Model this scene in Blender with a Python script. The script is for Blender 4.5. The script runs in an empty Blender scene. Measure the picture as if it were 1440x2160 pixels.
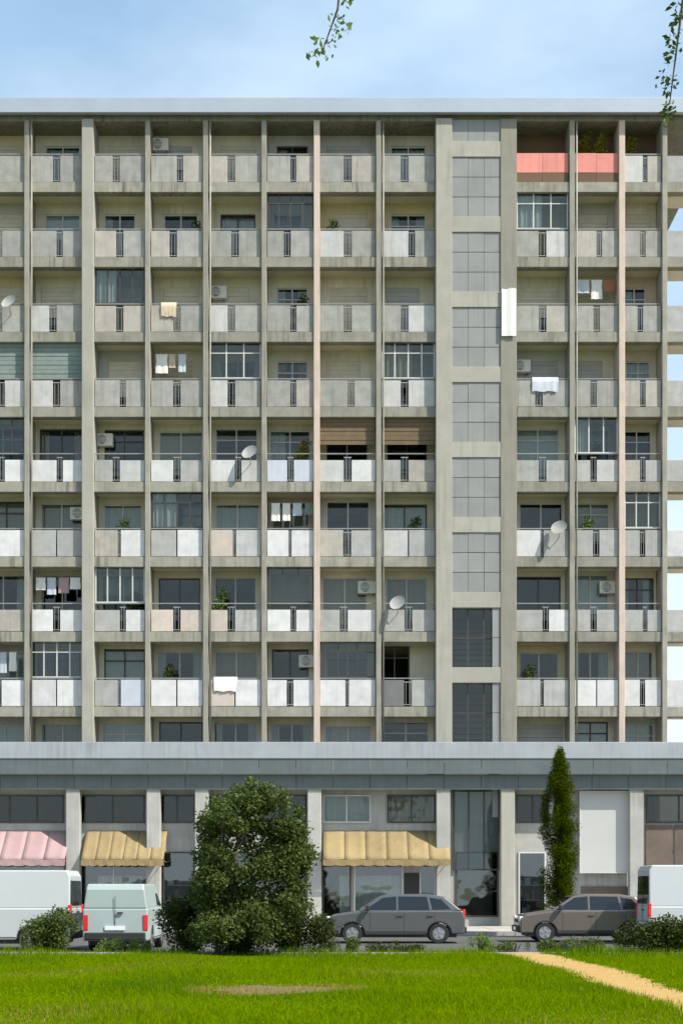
import bpy, bmesh, math, random
import numpy as np
from mathutils import Vector, Matrix
R=math.radians
sc=bpy.context.scene; COL=sc.collection
random.seed(7); rng=np.random.default_rng(7)
# ---------------- camera, sky, sun, exposure ----------------
F=3160.0; HOR=1876.0; CY=-60.0; EYE=1.6
cd=bpy.data.cameras.new('camera'); cam=bpy.data.objects.new('camera',cd); COL.objects.link(cam); sc.camera=cam
cam.location=(0,CY,EYE); cam.rotation_euler=(R(90),0,0)
cd.sensor_fit='VERTICAL'; cd.sensor_height=36; cd.sensor_width=24; cd.lens=F/2160*36; cd.shift_y=(HOR-1080)/2160; cd.clip_end=6000
SUN_AZ=121.0; SUN_EL=48.0      # azimuth measured from +Y (behind the building) towards +X
w=bpy.data.worlds.new('World'); sc.world=w; w.use_nodes=True
nt=w.node_tree; bg=nt.nodes['Background']
sky=nt.nodes.new('ShaderNodeTexSky'); sky.sky_type='NISHITA'; sky.sun_disc=False
sky.sun_elevation=R(SUN_EL); sky.sun_rotation=R(SUN_AZ); sky.air_density=1.0; sky.dust_density=1.6; sky.ozone_density=1.4
tc=nt.nodes.new('ShaderNodeTexCoord'); mp=nt.nodes.new('ShaderNodeMapping'); mp.inputs['Scale'].default_value=(1.6,1.6,5)
nz=nt.nodes.new('ShaderNodeTexNoise'); nz.inputs['Scale'].default_value=2.2; nz.inputs['Detail'].default_value=7; nz.inputs['Roughness'].default_value=.62
cr=nt.nodes.new('ShaderNodeMapRange'); cr.inputs[1].default_value=.45; cr.inputs[2].default_value=.8; cr.inputs[3].default_value=.34; cr.inputs[4].default_value=.5
mx=nt.nodes.new('ShaderNodeMix'); mx.data_type='RGBA'; mx.inputs[7].default_value=(3.5,5.5,7.2,1)
L=nt.links.new
L(tc.outputs['Generated'],mp.inputs[0]); L(mp.outputs[0],nz.inputs[0]); L(nz.outputs[0],cr.inputs[0])
L(cr.outputs[0],mx.inputs[0]); L(sky.outputs[0],mx.inputs[6])
sx=nt.nodes.new('ShaderNodeSeparateXYZ'); L(tc.outputs['Generated'],sx.inputs[0])
hz=nt.nodes.new('ShaderNodeMapRange'); hz.inputs[1].default_value=0.0; hz.inputs[2].default_value=.5; hz.inputs[3].default_value=.85; hz.inputs[4].default_value=.0; L(sx.outputs[2],hz.inputs[0])
m3=nt.nodes.new('ShaderNodeMix'); m3.data_type='RGBA'; m3.inputs[7].default_value=(6.0,6.7,7.2,1); L(hz.outputs[0],m3.inputs[0]); L(mx.outputs[2],m3.inputs[6])
n4=nt.nodes.new('ShaderNodeTexNoise'); n4.inputs['Scale'].default_value=3.4; n4.inputs['Detail'].default_value=5; n4.inputs['Roughness'].default_value=.5
mp4=nt.nodes.new('ShaderNodeMapping'); mp4.inputs['Location'].default_value=(.15,.1,.2); mp4.inputs['Scale'].default_value=(1,1,2.2); L(tc.outputs['Generated'],mp4.inputs[0]); L(mp4.outputs[0],n4.inputs[0])
r4=nt.nodes.new('ShaderNodeMapRange'); r4.inputs[1].default_value=.42; r4.inputs[2].default_value=.68; r4.inputs[3].default_value=0; r4.inputs[4].default_value=.6; L(n4.outputs[0],r4.inputs[0])
m4=nt.nodes.new('ShaderNodeMix'); m4.data_type='RGBA'; m4.inputs[7].default_value=(5.3,6.2,7.0,1); L(r4.outputs[0],m4.inputs[0]); L(m3.outputs[2],m4.inputs[6]); L(m4.outputs[2],bg.inputs[0]); bg.inputs[1].default_value=.12
sd=bpy.data.lights.new('sun','SUN'); sd.energy=4.8; sd.angle=R(.53); sd.color=(1,.94,.84)
sun=bpy.data.objects.new('sun',sd); COL.objects.link(sun)
sv=Vector((math.sin(R(SUN_AZ))*math.cos(R(SUN_EL)),math.cos(R(SUN_AZ))*math.cos(R(SUN_EL)),math.sin(R(SUN_EL))))
sun.rotation_euler=sv.to_track_quat('Z','Y').to_euler(); sun.location=sv*60
sc.view_settings.view_transform='Standard'; sc.view_settings.look='None'; sc.view_settings.gamma=1; sc.view_settings.exposure=.62
try: sc.view_settings.use_curve_mapping=False
except Exception: pass
sc.cycles.max_bounces=8; sc.cycles.diffuse_bounces=5; sc.cycles.transparent_max_bounces=16

# ---------------- helpers ----------------
S0=F/60.0
def X(px,d=60.): return (px-720)/(F/d)
def Z(py,d=60.): return EYE+(HOR-py)/(F/d)
def mat(name,c,rough=.8,var=.12,scale=3.,bump=.0,metal=0.,c2=None,streak=0.,spec=.5,fine=0.,coat=0.):
    m=bpy.data.materials.new(name); m.use_nodes=True; t=m.node_tree; n=t.nodes; b=n['Principled BSDF']; l=t.links.new
    b.inputs['Roughness'].default_value=rough; b.inputs['Metallic'].default_value=metal; b.inputs['Specular IOR Level'].default_value=spec
    b.inputs['Coat Weight'].default_value=coat
    g=n.new('ShaderNodeNewGeometry'); no=n.new('ShaderNodeTexNoise'); no.inputs['Scale'].default_value=scale; no.inputs['Detail'].default_value=6; no.inputs['Roughness'].default_value=.6
    l(g.outputs['Position'],no.inputs['Vector'])
    r=n.new('ShaderNodeValToRGB'); r.color_ramp.elements[0].position=.3; r.color_ramp.elements[1].position=.7
    a=c2 if c2 else tuple(max(0,x*(1-2*var)) for x in c)
    r.color_ramp.elements[0].color=(*a,1); r.color_ramp.elements[1].color=(*c,1)
    l(no.outputs[0],r.inputs[0]); out=r.outputs[0]
    oi=n.new('ShaderNodeObjectInfo'); hv=n.new('ShaderNodeHueSaturation'); mr=n.new('ShaderNodeMapRange'); mr.inputs[3].default_value=1-var*.8; mr.inputs[4].default_value=1+var*.4
    l(oi.outputs['Random'],mr.inputs[0]); l(mr.outputs[0],hv.inputs['Value']); l(out,hv.inputs['Color']); out=hv.outputs[0]
    if streak>0:
        mpn=n.new('ShaderNodeMapping'); mpn.inputs['Scale'].default_value=(5.5,5.5,.35); l(g.outputs['Position'],mpn.inputs[0])
        n2=n.new('ShaderNodeTexNoise'); n2.inputs['Scale'].default_value=1.3; n2.inputs['Detail'].default_value=5; l(mpn.outputs[0],n2.inputs['Vector'])
        m2=n.new('ShaderNodeMapRange'); m2.inputs[1].default_value=.48; m2.inputs[2].default_value=.72; m2.inputs[4].default_value=streak*1.5; l(n2.outputs[0],m2.inputs[0])
        n5=n.new('ShaderNodeTexNoise'); n5.inputs['Scale'].default_value=.33; n5.inputs['Detail'].default_value=3; l(g.outputs['Position'],n5.inputs['Vector'])
        m5=n.new('ShaderNodeMapRange'); m5.inputs[1].default_value=.38; m5.inputs[2].default_value=.66; l(n5.outputs[0],m5.inputs[0]); mu5=n.new('ShaderNodeMath'); mu5.operation='MULTIPLY'; l(m2.outputs[0],mu5.inputs[0]); l(m5.outputs[0],mu5.inputs[1]); m2=mu5
        mm=n.new('ShaderNodeMix'); mm.data_type='RGBA'; mm.inputs[7].default_value=(c[0]*.38,c[1]*.37,c[2]*.33,1); l(m2.outputs[0],mm.inputs[0]); l(out,mm.inputs[6]); out=mm.outputs[2]
    l(out,b.inputs['Base Color'])
    if bump>0:
        n3=n.new('ShaderNodeTexNoise'); n3.inputs['Scale'].default_value=fine or 40; n3.inputs['Detail'].default_value=4; l(g.outputs['Position'],n3.inputs['Vector'])
        bp=n.new('ShaderNodeBump'); bp.inputs['Strength'].default_value=bump; bp.inputs['Distance'].default_value=.02; l(n3.outputs[0],bp.inputs['Height']); l(bp.outputs[0],b.inputs['Normal'])
    return m
def glass(name,tint=(.75,.8,.8),refl=.9):
    m=bpy.data.materials.new(name); m.use_nodes=True; t=m.node_tree; n=t.nodes; l=t.links.new; n.remove(n['Principled BSDF'])
    o=n['Material Output']; tr=n.new('ShaderNodeBsdfTransparent'); tr.inputs[0].default_value=(*tint,1); gl=n.new('ShaderNodeBsdfGlossy'); gl.inputs['Roughness'].default_value=.02; gl.inputs[0].default_value=(.95,.95,.93,1)
    fr=n.new('ShaderNodeFresnel'); fr.inputs[0].default_value=1.7; no=n.new('ShaderNodeTexNoise'); no.inputs['Scale'].default_value=.7; g=n.new('ShaderNodeNewGeometry'); l(g.outputs['Position'],no.inputs['Vector'])
    bp=n.new('ShaderNodeBump'); bp.inputs['Strength'].default_value=.06; bp.inputs['Distance'].default_value=.2; l(no.outputs[0],bp.inputs['Height']); l(bp.outputs[0],gl.inputs['Normal'])
    mu=n.new('ShaderNodeMath'); mu.operation='MULTIPLY'; mu.inputs[1].default_value=1.5*refl; l(fr.outputs[0],mu.inputs[0])
    mi=n.new('ShaderNodeMixShader'); l(mu.outputs[0],mi.inputs[0]); l(tr.outputs[0],mi.inputs[1]); l(gl.outputs[0],mi.inputs[2]); l(mi.outputs[0],o.inputs[0]); return m
def leafmat(name,c,c2,trans=.35,sp=.15):
    m=bpy.data.materials.new(name); m.use_nodes=True; t=m.node_tree; n=t.nodes; l=t.links.new; b=n['Principled BSDF']
    b.inputs['Roughness'].default_value=.55; b.inputs['Specular IOR Level'].default_value=sp
    g=n.new('ShaderNodeNewGeometry'); r=n.new('ShaderNodeMix'); r.data_type='RGBA'; r.inputs[6].default_value=(*c,1); r.inputs[7].default_value=(*c2,1)
    l(g.outputs['Random Per Island'],r.inputs[0]); l(r.outputs[2],b.inputs['Base Color'])
    ts=n.new('ShaderNodeBsdfTranslucent'); l(r.outputs[2],ts.inputs[0]); mi=n.new('ShaderNodeMixShader'); mi.inputs[0].default_value=trans
    l(b.outputs[0],mi.inputs[1]); l(ts.outputs[0],mi.inputs[2]); l(mi.outputs[0],n['Material Output'].inputs[0]); return m
class MB:
    def __init__(s): s.v=[]; s.f=[]
    def box(s,x0,x1,y0,y1,z0,z1,M=None):
        b=len(s.v)
        for x in (x0,x1):
            for y in (y0,y1):
                for z in (z0,z1):
                    p=Vector((x,y,z)); s.v.append(tuple(M@p) if M else (x,y,z))
        s.f+= [(b,b+1,b+3,b+2),(b+4,b+6,b+7,b+5),(b,b+4,b+5,b+1),(b+2,b+3,b+7,b+6),(b,b+2,b+6,b+4),(b+1,b+5,b+7,b+3)]; return s
    def cbox(s,cx,cy,cz,dx,dy,dz,M=None): return s.box(cx-dx/2,cx+dx/2,cy-dy/2,cy+dy/2,cz-dz/2,cz+dz/2,M)
    def prism(s,poly,y0,y1,f0=None,ax='y'):
        # poly in (x,z), extruded along y ; f0 = function giving shrink at y1
        b=len(s.v); n=len(poly)
        for y in (y0,y1):
            for (x,z) in poly: s.v.append((x,y,z))
        s.f.append(tuple(range(b,b+n))); s.f.append(tuple(range(b+2*n-1,b+n-1,-1)))
        for i in range(n):
            j=(i+1)%n; s.f.append((b+i,b+n+i,b+n+j,b+j))
        return s
    def tube(s,pts,rad,n=8):
        pts=[Vector(p) for p in pts]; b=len(s.v); k=len(pts)
        for i,p in enumerate(pts):
            d=(pts[min(i+1,k-1)]-pts[max(i-1,0)]).normalized(); q=d.to_track_quat('Z','Y'); r=rad[i] if hasattr(rad,'__len__') else rad
            for a in range(n): s.v.append(tuple(p+q@Vector((r*math.cos(2*math.pi*a/n),r*math.sin(2*math.pi*a/n),0))))
        for i in range(k-1):
            for a in range(n): c=(a+1)%n; s.f.append((b+i*n+a,b+i*n+c,b+(i+1)*n+c,b+(i+1)*n+a))
        s.f.append(tuple(range(b+n-1,b-1,-1))); s.f.append(tuple(range(b+(k-1)*n,b+k*n))); return s
    def build(s,name,m,parent=None,loc=None,smooth=False,bevel=0):
        me=bpy.data.meshes.new(name); me.from_pydata(s.v,[],s.f); me.validate(); me.update(); me.materials.append(m)
        if smooth:
            for p in me.polygons: p.use_smooth=True
        o=bpy.data.objects.new(name,me); COL.objects.link(o)
        if parent: o.parent=parent
        if loc: o.location=loc
        if bevel:
            md=o.modifiers.new('bevel','BEVEL'); md.width=bevel; md.segments=2; md.limit_method='ANGLE'; md.angle_limit=R(40)
        return o
def box(name,m,x0,x1,y0,y1,z0,z1,parent=None,bevel=0): return MB().box(x0,x1,y0,y1,z0,z1).build(name,m,parent,bevel=bevel)
def tag(o,label=None,cat=None,group=None,kind=None):
    if label:o['label']=label
    if cat:o['category']=cat
    if group:o['group']=group
    if kind:o['kind']=kind
    return o
def empty(name,loc=(0,0,0),rz=0):
    o=bpy.data.objects.new(name,None); COL.objects.link(o); o.location=loc; o.rotation_euler.z=rz; o.empty_display_size=.3; return o
def dup(root,loc,rz=None,label=None):
    def rec(o,p):
        c=o.copy(); COL.objects.link(c); c.parent=p
        for ch in o.children: rec(ch,c)
        return c
    r=rec(root,root.parent); r.location=loc
    if rz is not None: r.rotation_euler.z=rz
    if label: r['label']=label
    return r
def leaves(name,m,clumps,n,size,parent=None,flat=.4,asp=.55,shell=.55):
    """clumps: list (cx,cy,cz,rx,ry,rz). n leaf quads folded along the midrib."""
    cl=np.array(clumps,float); vol=cl[:,3]*cl[:,4]*cl[:,5]; idx=rng.choice(len(cl),n,p=(vol**.75)/np.sum(vol**.75))
    d=rng.normal(size=(n,3)); d/=np.linalg.norm(d,axis=1)[:,None]; rr=shell+(1-shell)*rng.random(n)**.7
    rr=np.where(rng.random(n)<.3,rng.random(n)**.4,rr)*(1+.12*rng.normal(size=n))
    P=cl[idx,:3]+d*rr[:,None]*cl[idx,3:6]
    a=rng.normal(size=(n,3)); a[:,2]*=.6; a+=d*.5; a/=np.linalg.norm(a,axis=1)[:,None]
    b=np.cross(a,rng.normal(size=(n,3))); b/=np.linalg.norm(b,axis=1)[:,None]; c=np.cross(a,b)
    s=size*(.6+.8*rng.random(n))[:,None]
    v0=P-a*s*.5; v1=P+b*s*asp*.5+c*s*.08; v2=P+a*s*.5; v3=P-b*s*asp*.5+c*s*.08
    V=np.stack([v0,v1,v2,v3],1).reshape(-1,3)
    me=bpy.data.meshes.new(name); me.vertices.add(4*n); me.vertices.foreach_set('co',V.ravel())
    me.loops.add(4*n); me.loops.foreach_set('vertex_index',np.arange(4*n,dtype=np.int32)); me.polygons.add(n)
    me.polygons.foreach_set('loop_start',np.arange(0,4*n,4,dtype=np.int32)); me.polygons.foreach_set('loop_total',np.full(n,4,dtype=np.int32))
    me.update(); me.validate(); me.materials.append(m); o=bpy.data.objects.new(name,me); COL.objects.link(o)
    if parent:o.parent=parent
    return o

# ---------------- materials ----------------
M={}
M['conc']=mat('concrete',(.33,.318,.27),.9,.14,1.4,.25,streak=.6)
M['conc_edge']=mat('concrete_edge',(.31,.30,.25),.92,.16,1.8,.3,streak=.85)
M['conc_soffit']=mat('concrete_soffit',(.80,.73,.58),.95,.1,1.1,.2)
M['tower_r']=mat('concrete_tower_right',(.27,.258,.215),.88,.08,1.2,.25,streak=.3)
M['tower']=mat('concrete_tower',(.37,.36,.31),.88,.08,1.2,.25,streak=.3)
M['fin_pink']=mat('fin_pink',(.56,.46,.39),.88,.08,1.6,.2,streak=.3)
M['panel']=mat('panel_grey',(.40,.40,.385),.7,.14,2.2,.1,streak=.35)
M['panel_l']=mat('panel_pale_grey',(.50,.50,.49),.7,.12,2.2,.1,streak=.35)
M['panel_t']=mat('panel_taupe',(.41,.38,.34),.7,.14,2.2,.1,streak=.35)
M['panel_o']=mat('panel_olive_grey',(.345,.345,.32),.75,.16,2.2,.1,streak=.45)
M['panel_w']=mat('panel_white',(.64,.64,.64),.6,.12,2.2,.1,streak=.2)
M['panel_b']=mat('panel_bluish',(.52,.555,.63),.6,.08,2.2,.1,streak=.2)
M['panel_p']=mat('panel_warm',(.55,.48,.42),.6,.1,2.2,.1,streak=.25)
M['panel_d']=mat('panel_dark',(.17,.17,.17),.6,.1,2.2,.1,streak=.2)
M['coral']=mat('coral_paint',(.72,.26,.215),.7,.1,1.2,.05,streak=.3)
M['wall']=mat('back_wall_render',(.70,.655,.53),.95,.12,1.3,.2,streak=.25)
M['wall_y']=mat('back_wall_ochre',(.66,.56,.36),.95,.12,1.3,.2,streak=.25)
M['wall_g']=mat('back_wall_grey',(.50,.50,.48),.95,.12,1.3,.2,streak=.25)
M['wall_p']=mat('back_wall_rose',(.62,.50,.42),.95,.12,1.3,.2,streak=.25)
M['wall_br']=mat('back_wall_brown',(.16,.10,.06),.9,.12,1.3,.2)
M['frame']=mat('window_frame',(.55,.55,.53),.5,.08,5)
M['frame_d']=mat('window_frame_dark',(.05,.045,.04),.5,.1,5)
M['rail']=mat('railing_metal',(.30,.30,.29),.5,.1,8,metal=.3)
M['glass']=glass('window_glass',refl=.38); M['glass_shop']=glass('shop_glass',(.8,.85,.85))
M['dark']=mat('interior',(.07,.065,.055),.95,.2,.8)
M['curtain']=mat('curtain_white',(.74,.73,.70),.95,.05,6)
M['curtain_b']=mat('curtain_beige',(.55,.45,.33),.95,.08,6)
M['shut']=mat('shutter_cream',(.62,.57,.46),.8,.08,3)
M['shut_g']=mat('shutter_grey',(.42,.42,.40),.8,.08,3)
M['teal']=mat('teal_blind',(.20,.255,.235),.85,.1,4)
M['brown']=mat('brown_blind',(.17,.12,.065),.85,.12,4)
M['louv']=mat('stair_panel',(.255,.262,.258),.55,.08,1.2,.05,streak=.2)
M['metal']=mat('roof_flashing',(.40,.45,.50),.42,.05,1,metal=.25)
M['coping']=mat('canopy_coping',(.33,.355,.38),.55,.07,1.2,streak=.25)
M['clad']=mat('canopy_cladding',(.115,.14,.14),.45,.1,1.5,streak=.3)
M['pod']=mat('podium_render',(.42,.42,.39),.9,.12,1.2,.2,streak=.4)
M['pod_br']=mat('podium_brown',(.15,.115,.09),.85,.15,2,.2)
M['yellow']=mat('awning_yellow',(.30,.225,.105),.85,.12,1.1,streak=.28)
M['pink']=mat('awning_pink',(.385,.26,.26),.85,.1,1.1,streak=.22)
M['white']=mat('white_board',(.45,.45,.435),.6,.03,1.2)
M['sill']=mat('shop_sill',(.30,.30,.29),.8,.1,3)
M['asph']=mat('asphalt',(.105,.103,.098),.93,.18,2.5,.4)
M['pave']=mat('pavement',(.42,.40,.36),.92,.12,1.7,.3)
M['kerb']=mat('kerb_stone',(.36,.35,.33),.9,.1,3,.2)
M['earth']=mat('far_ground',(.24,.22,.15),.95,.2,.05)
M['sand']=mat('sand_path',(.43,.27,.075),.97,.14,5,.5,c2=(.33,.215,.065),fine=25)
M['soil']=mat('bare_soil',(.15,.105,.04),.97,.15,6,.5)
M['grassbase']=mat('lawn_ground',(.12,.175,.003),.95,.2,.9,.6,c2=(.07,.11,.002),spec=0,fine=18)
M['bark']=mat('bark',(.12,.10,.07),.95,.2,9,.5,c2=(.06,.05,.035),fine=30)
M['leaf']=leafmat('tree_leaf',(.045,.072,.014),(.12,.155,.04))
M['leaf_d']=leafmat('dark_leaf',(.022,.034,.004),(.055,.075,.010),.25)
M['leaf_c']=leafmat('cypress_leaf',(.034,.055,.001),(.070,.100,.002),.25,0)
M['leaf_l']=leafmat('light_leaf',(.10,.16,.03),(.17,.23,.06))
M['leaf_o']=leafmat('olive_leaf',(.16,.15,.015),(.26,.24,.03))
M['blade']=leafmat('grass_blade',(.105,.215,.001),(.215,.27,.001),.45,0)
M['blade_dry']=leafmat('grass_blade_dry',(.22,.20,.03),(.33,.27,.07),.4,0)
M['blade_dark']=leafmat('grass_blade_dark',(.06,.14,.004),(.10,.18,.006),.4,0)
M['terra']=mat('terracotta',(.35,.13,.07),.85,.1,6)
M['tyre']=mat('tyre',(.02,.02,.02),.85,.1,9)
M['rim']=mat('rim',(.45,.45,.46),.35,.05,4,metal=.8)
M['carglass']=mat('car_glass',(.008,.010,.011),.03,.0,1,spec=.8)
M['red']=mat('lamp_red',(.6,.03,.03),.25,.0,1)
M['amber']=mat('lamp_amber',(.7,.25,.03),.25,0,1)
M['lamp']=mat('headlamp_clear',(.75,.77,.8),.15,0,1)
M['black']=mat('black_plastic',(.025,.025,.025),.6,.1,5)
M['paint_w']=mat('van_white_paint',(.45,.475,.48),.4,.02,1,coat=.3)
M['paint_t2']=mat('van_blue_grey_paint',(.33,.40,.39),.4,.02,1,coat=.3)
M['paint_g']=mat('car_grey_paint',(.075,.08,.085),.3,.03,1,coat=.6)
M['paint_t']=mat('car_taupe_paint',(.115,.098,.085),.32,.03,1,coat=.6)
M['wood']=mat('wood_crate',(.30,.17,.08),.8,.15,8)

# ---------------- the setting ----------------
g=box('far_ground',M['earth'],-2500,2500,-700,2500,-.6,-.05); tag(g,kind='structure')
rd=box('road',M['asph'],-200,200,-24.2,-8,-.05,0.0); tag(rd,kind='structure')
pv=box('pavement',M['kerb'],-60,60,-8,16,-.05,.115); tag(pv,kind='structure')
# paving slabs, in view
base=MB().box(-.297,.297,-.297,.297,0,.03); sl0=base.build('paving_slab',M['pave'],pv,(0,0,0)); cnt=0
for i in range(24):
    for j in range(6):
        if i==0 and j==0: o=sl0
        else: o=sl0.copy(); COL.objects.link(o)
        o.location=(-14.4+i*1.2,-7.5+j*1.2,.117); o.scale=(1.98,1.98,1); cnt+=1
kb=MB()
for i in range(44): kb.box(-22+i*1.0,-22+i*1.0+.985,-8.25,-8.0,-.04,.13)
k=kb.build('kerb',M['kerb']); tag(k,kind='structure')
kb=MB()
for i in range(60): kb.box(-30+i*1.0,-30+i*1.0+.985,-24.4,-24.2,-.04,.10)
k=kb.build('kerb',M['kerb']); tag(k,kind='structure')
# lawn sheet with gentle unevenness
def lawn():
    nx,ny=120,90; V=[];Fc=[]
    for j in range(ny+1):
        for i in range(nx+1):
            x=-40+80*i/nx; y=-90+65.6*j/ny
            z=.03+.025*math.sin(x*.7+y*.31)+.02*math.sin(y*.9-x*.22); V.append((x,y,z))
    for j in range(ny):
        for i in range(nx):
            a=j*(nx+1)+i; Fc.append((a,a+1,a+nx+2,a+nx+1))
    m=MB(); m.v=V; m.f=Fc; return m.build('lawn',M['grassbase'],smooth=True)
tag(lawn(),kind='structure')
def hgt(x,y): return .03+.025*np.sin(x*.7+y*.31)+.02*np.sin(y*.9-x*.22)
def ribbon(name,m,pts,wid,jit=.06):
    mb=MB(); n=len(pts); N=160; P=[]
    for k in range(N+1):
        t=k/N*(n-1); i=min(int(t),n-2); u=t-i; x=pts[i][0]*(1-u)+pts[i+1][0]*u; y=pts[i][1]*(1-u)+pts[i+1][1]*u; P.append((x,y))
    C=8
    for k,(x,y) in enumerate(P):
        wl=wid/2+jit*math.sin(k*.7)+jit*.7*math.sin(k*1.9+1); wr=wid/2+jit*math.sin(k*.83+2)+jit*.7*math.sin(k*2.3)
        for c in range(C+1):
            xx=x-wl+(wl+wr)*c/C; mb.v.append((xx,y,float(hgt(xx,y))+.012))
    for k in range(N):
        for c in range(C): a=k*(C+1)+c; mb.f.append((a,a+1,a+C+2,a+C+1))
    return mb.build(name,m)
PATH=[(4.15,-24.3),(4.4,-25.6),(4.72,-29),(4.8,-32.5),(4.8,-36),(4.84,-40),(5.0,-50)]
tag(ribbon('path',M['sand'],PATH,1.1),kind='structure')
def path_x(y):
    ys=[p[1] for p in PATH][::-1]; xs=[p[0] for p in PATH][::-1]; return np.interp(y,ys,xs)
# bare patch
mb=MB(); mb.v.append((-1.0,-36.8,float(hgt(-1.0,-36.8))+.014)); K=40
for i in range(K):
    a=2*math.pi*i/K; r=1+.18*math.sin(3*a+1)+.12*math.sin(7*a); x=-1.0+1.0*r*math.cos(a); y=-36.8+.95*r*math.sin(a); mb.v.append((x,y,float(hgt(x,y))+.014))
for i in range(K): mb.f.append((0,1+i,1+(i+1)%K))
tag(mb.build('bare_patch',M['soil']),kind='structure')
# grass blades
def grass():
    n=340000; d=rng.uniform(15,36.2,n)**1.0; x=(rng.random(n)-.5)*(d*.2278*2+1.6); y=CY+d
    px=path_x(y); keep=np.abs(x-px)>.57+.14*rng.normal(size=n)
    pr=((x+1.0)/1.1)**2+((y+36.8)/1.05)**2; keep&=(pr>1)|(rng.random(n)<.16)
    x=x[keep];y=y[keep];n=len(x); z=hgt(x,y)
    h=(.035+.05*rng.random(n))*(1+.5*np.sin(x*1.3+y*.8)*np.sin(y*.6-x*.5)); tall=rng.random(n)<.02; h=np.where(tall,h*1.9,h); edge=(y>-24.9)&(rng.random(n)<.5); h=np.where(edge,h*2.6,h)
    a=rng.random(n)*6.283; wd=.005+.007*rng.random(n); lx=rng.normal(size=n)*.035; ly=rng.normal(size=n)*.035
    V=np.zeros((n,3,3)); V[:,0]=np.stack([x-np.cos(a)*wd,y-np.sin(a)*wd,z-.005],1); V[:,1]=np.stack([x+np.cos(a)*wd,y+np.sin(a)*wd,z-.005],1); V[:,2]=np.stack([x+lx,y+ly,z+h],1)
    me=bpy.data.meshes.new('grass'); me.vertices.add(3*n); me.vertices.foreach_set('co',V.reshape(-1)); me.loops.add(3*n); me.loops.foreach_set('vertex_index',np.arange(3*n,dtype=np.int32))
    me.polygons.add(n); me.polygons.foreach_set('loop_start',np.arange(0,3*n,3,dtype=np.int32)); me.polygons.foreach_set('loop_total',np.full(n,3,dtype=np.int32)); me.update(); me.materials.append(M['blade'])
    # dry blades: second material where a low-frequency patchiness says so
    me.materials.append(M['blade_dry']); me.materials.append(M['blade_dark'])
    f1=np.sin(x*.9+1.3*np.sin(y*.5))+np.sin(y*.55+.8*np.sin(x*.7))+.9*rng.normal(size=n); pr2=((x+1.0)/1.45)**2+((y+36.8)/1.15)**2
    mi=np.where(f1>2.5,1,np.where(f1<-1.75,2,0)); mi=np.where((pr2<1)&(rng.random(n)<.8),1,mi); me.polygons.foreach_set('material_index',mi.astype(np.int32))
    o=bpy.data.objects.new('grass',me); COL.objects.link(o); tag(o,'short bright green mown grass in front of the road','grass',kind='stuff')
grass()

# ---------------- apartment building ----------------
B=empty('apartment_building',(0,0,0)); tag(B,'large concrete apartment block with stacked loggias, stair tower and shop podium','building')
XL=X(-190); XR=X(1400); XE=X(1490)           # left end (out of frame), end of body, end of corner balconies
TL0,TL1=X(918),X(952); TR0,TR1=X(1054),X(1088)
FINS=[X(-188),X(-64),X(58),X(187),X(312),X(434),X(557),X(668),X(798)]; FINR=[X(1205),X(1310),X(1400)]
DEP=1.15
def zc(k): return 30.44-3.0*k
NF=9
# cross walls between the flats behind (depth) and back structure
box('rear_block',M['wall'],XL,XR,6.2,12,0,32.4,B)
for k in range(-1,NF):
    z=zc(k)
    if k>=0:
        for (a,b) in ((XL,TL0),(TR1,XE)):
            box('floor_slab',M['conc_edge'],a,b,-.04,.36,z-.93,z-.53,B,bevel=.012)
            box('balcony_soffit',M['conc_soffit'],a,b,.36,DEP+4.6 if b!=XE else DEP+.4,z-.86,z-.56,B)
# roof
box('roof_slab',M['conc_edge'],XL-.3,XE+.6,-.02,12.2,32.36,32.68,B)
box('roof_fascia',M['metal'],XL-.3,XE+.6,-.45,-.25,Z(237,59.55),Z(205,59.55),B,bevel=.02)
box('roof_soffit',M['conc_soffit'],XL-.3,XE+.6,-.25,-.02,32.70,33.1,B)
# fins
ZB=6.6
for i,x in enumerate(FINS+FINR):
    wdt=.2; m=M['conc']; y0=-.10
    if i==3: wdt=.46; m=M['tower']; y0=-.22
    if abs(x-X(668))<.01 or abs(x-X(1310))<.01: m=M['fin_pink']; wdt=.24
    top=32.36
    f=box('dividing_fin',m,x-wdt/2,x+wdt/2,y0,DEP+.02,ZB,top,B,bevel=.015)
    if i==3: f['label']='broad pale full-height concrete fin'
    if m==M['fin_pink']: f['label']='pinkish beige dividing fin'
bays=[]
for L_ in range(len(FINS)): 
    a=FINS[L_]; b=FINS[L_+1] if L_+1<len(FINS) else TL0; bays.append((a+.12 if L_!=3 else a+.24,(b-.12 if L_+1!=3 else b-.24) if L_+1<len(FINS) else b-.01))
rb=[TR1]+FINR
for i in range(3): bays.append((rb[i]+(.12 if i else .01),rb[i+1]-.12))
def railing(x0,x1,z0,z1,y,parent):
    mb=MB(); n=max(2,int((x1-x0)/.11)); mb.box(x0,x1,y-.02,y+.02,z1-.05,z1-.01); mb.box(x0,x1,y-.015,y+.015,z0+.05,z0+.08)
    for i in range(n): xx=x0+(i+.5)*(x1-x0)/n; mb.box(xx-.009,xx+.009,y-.009,y+.009,z0+.08,z1-.05)
    return mb.build('railing',M['rail'],parent)
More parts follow.
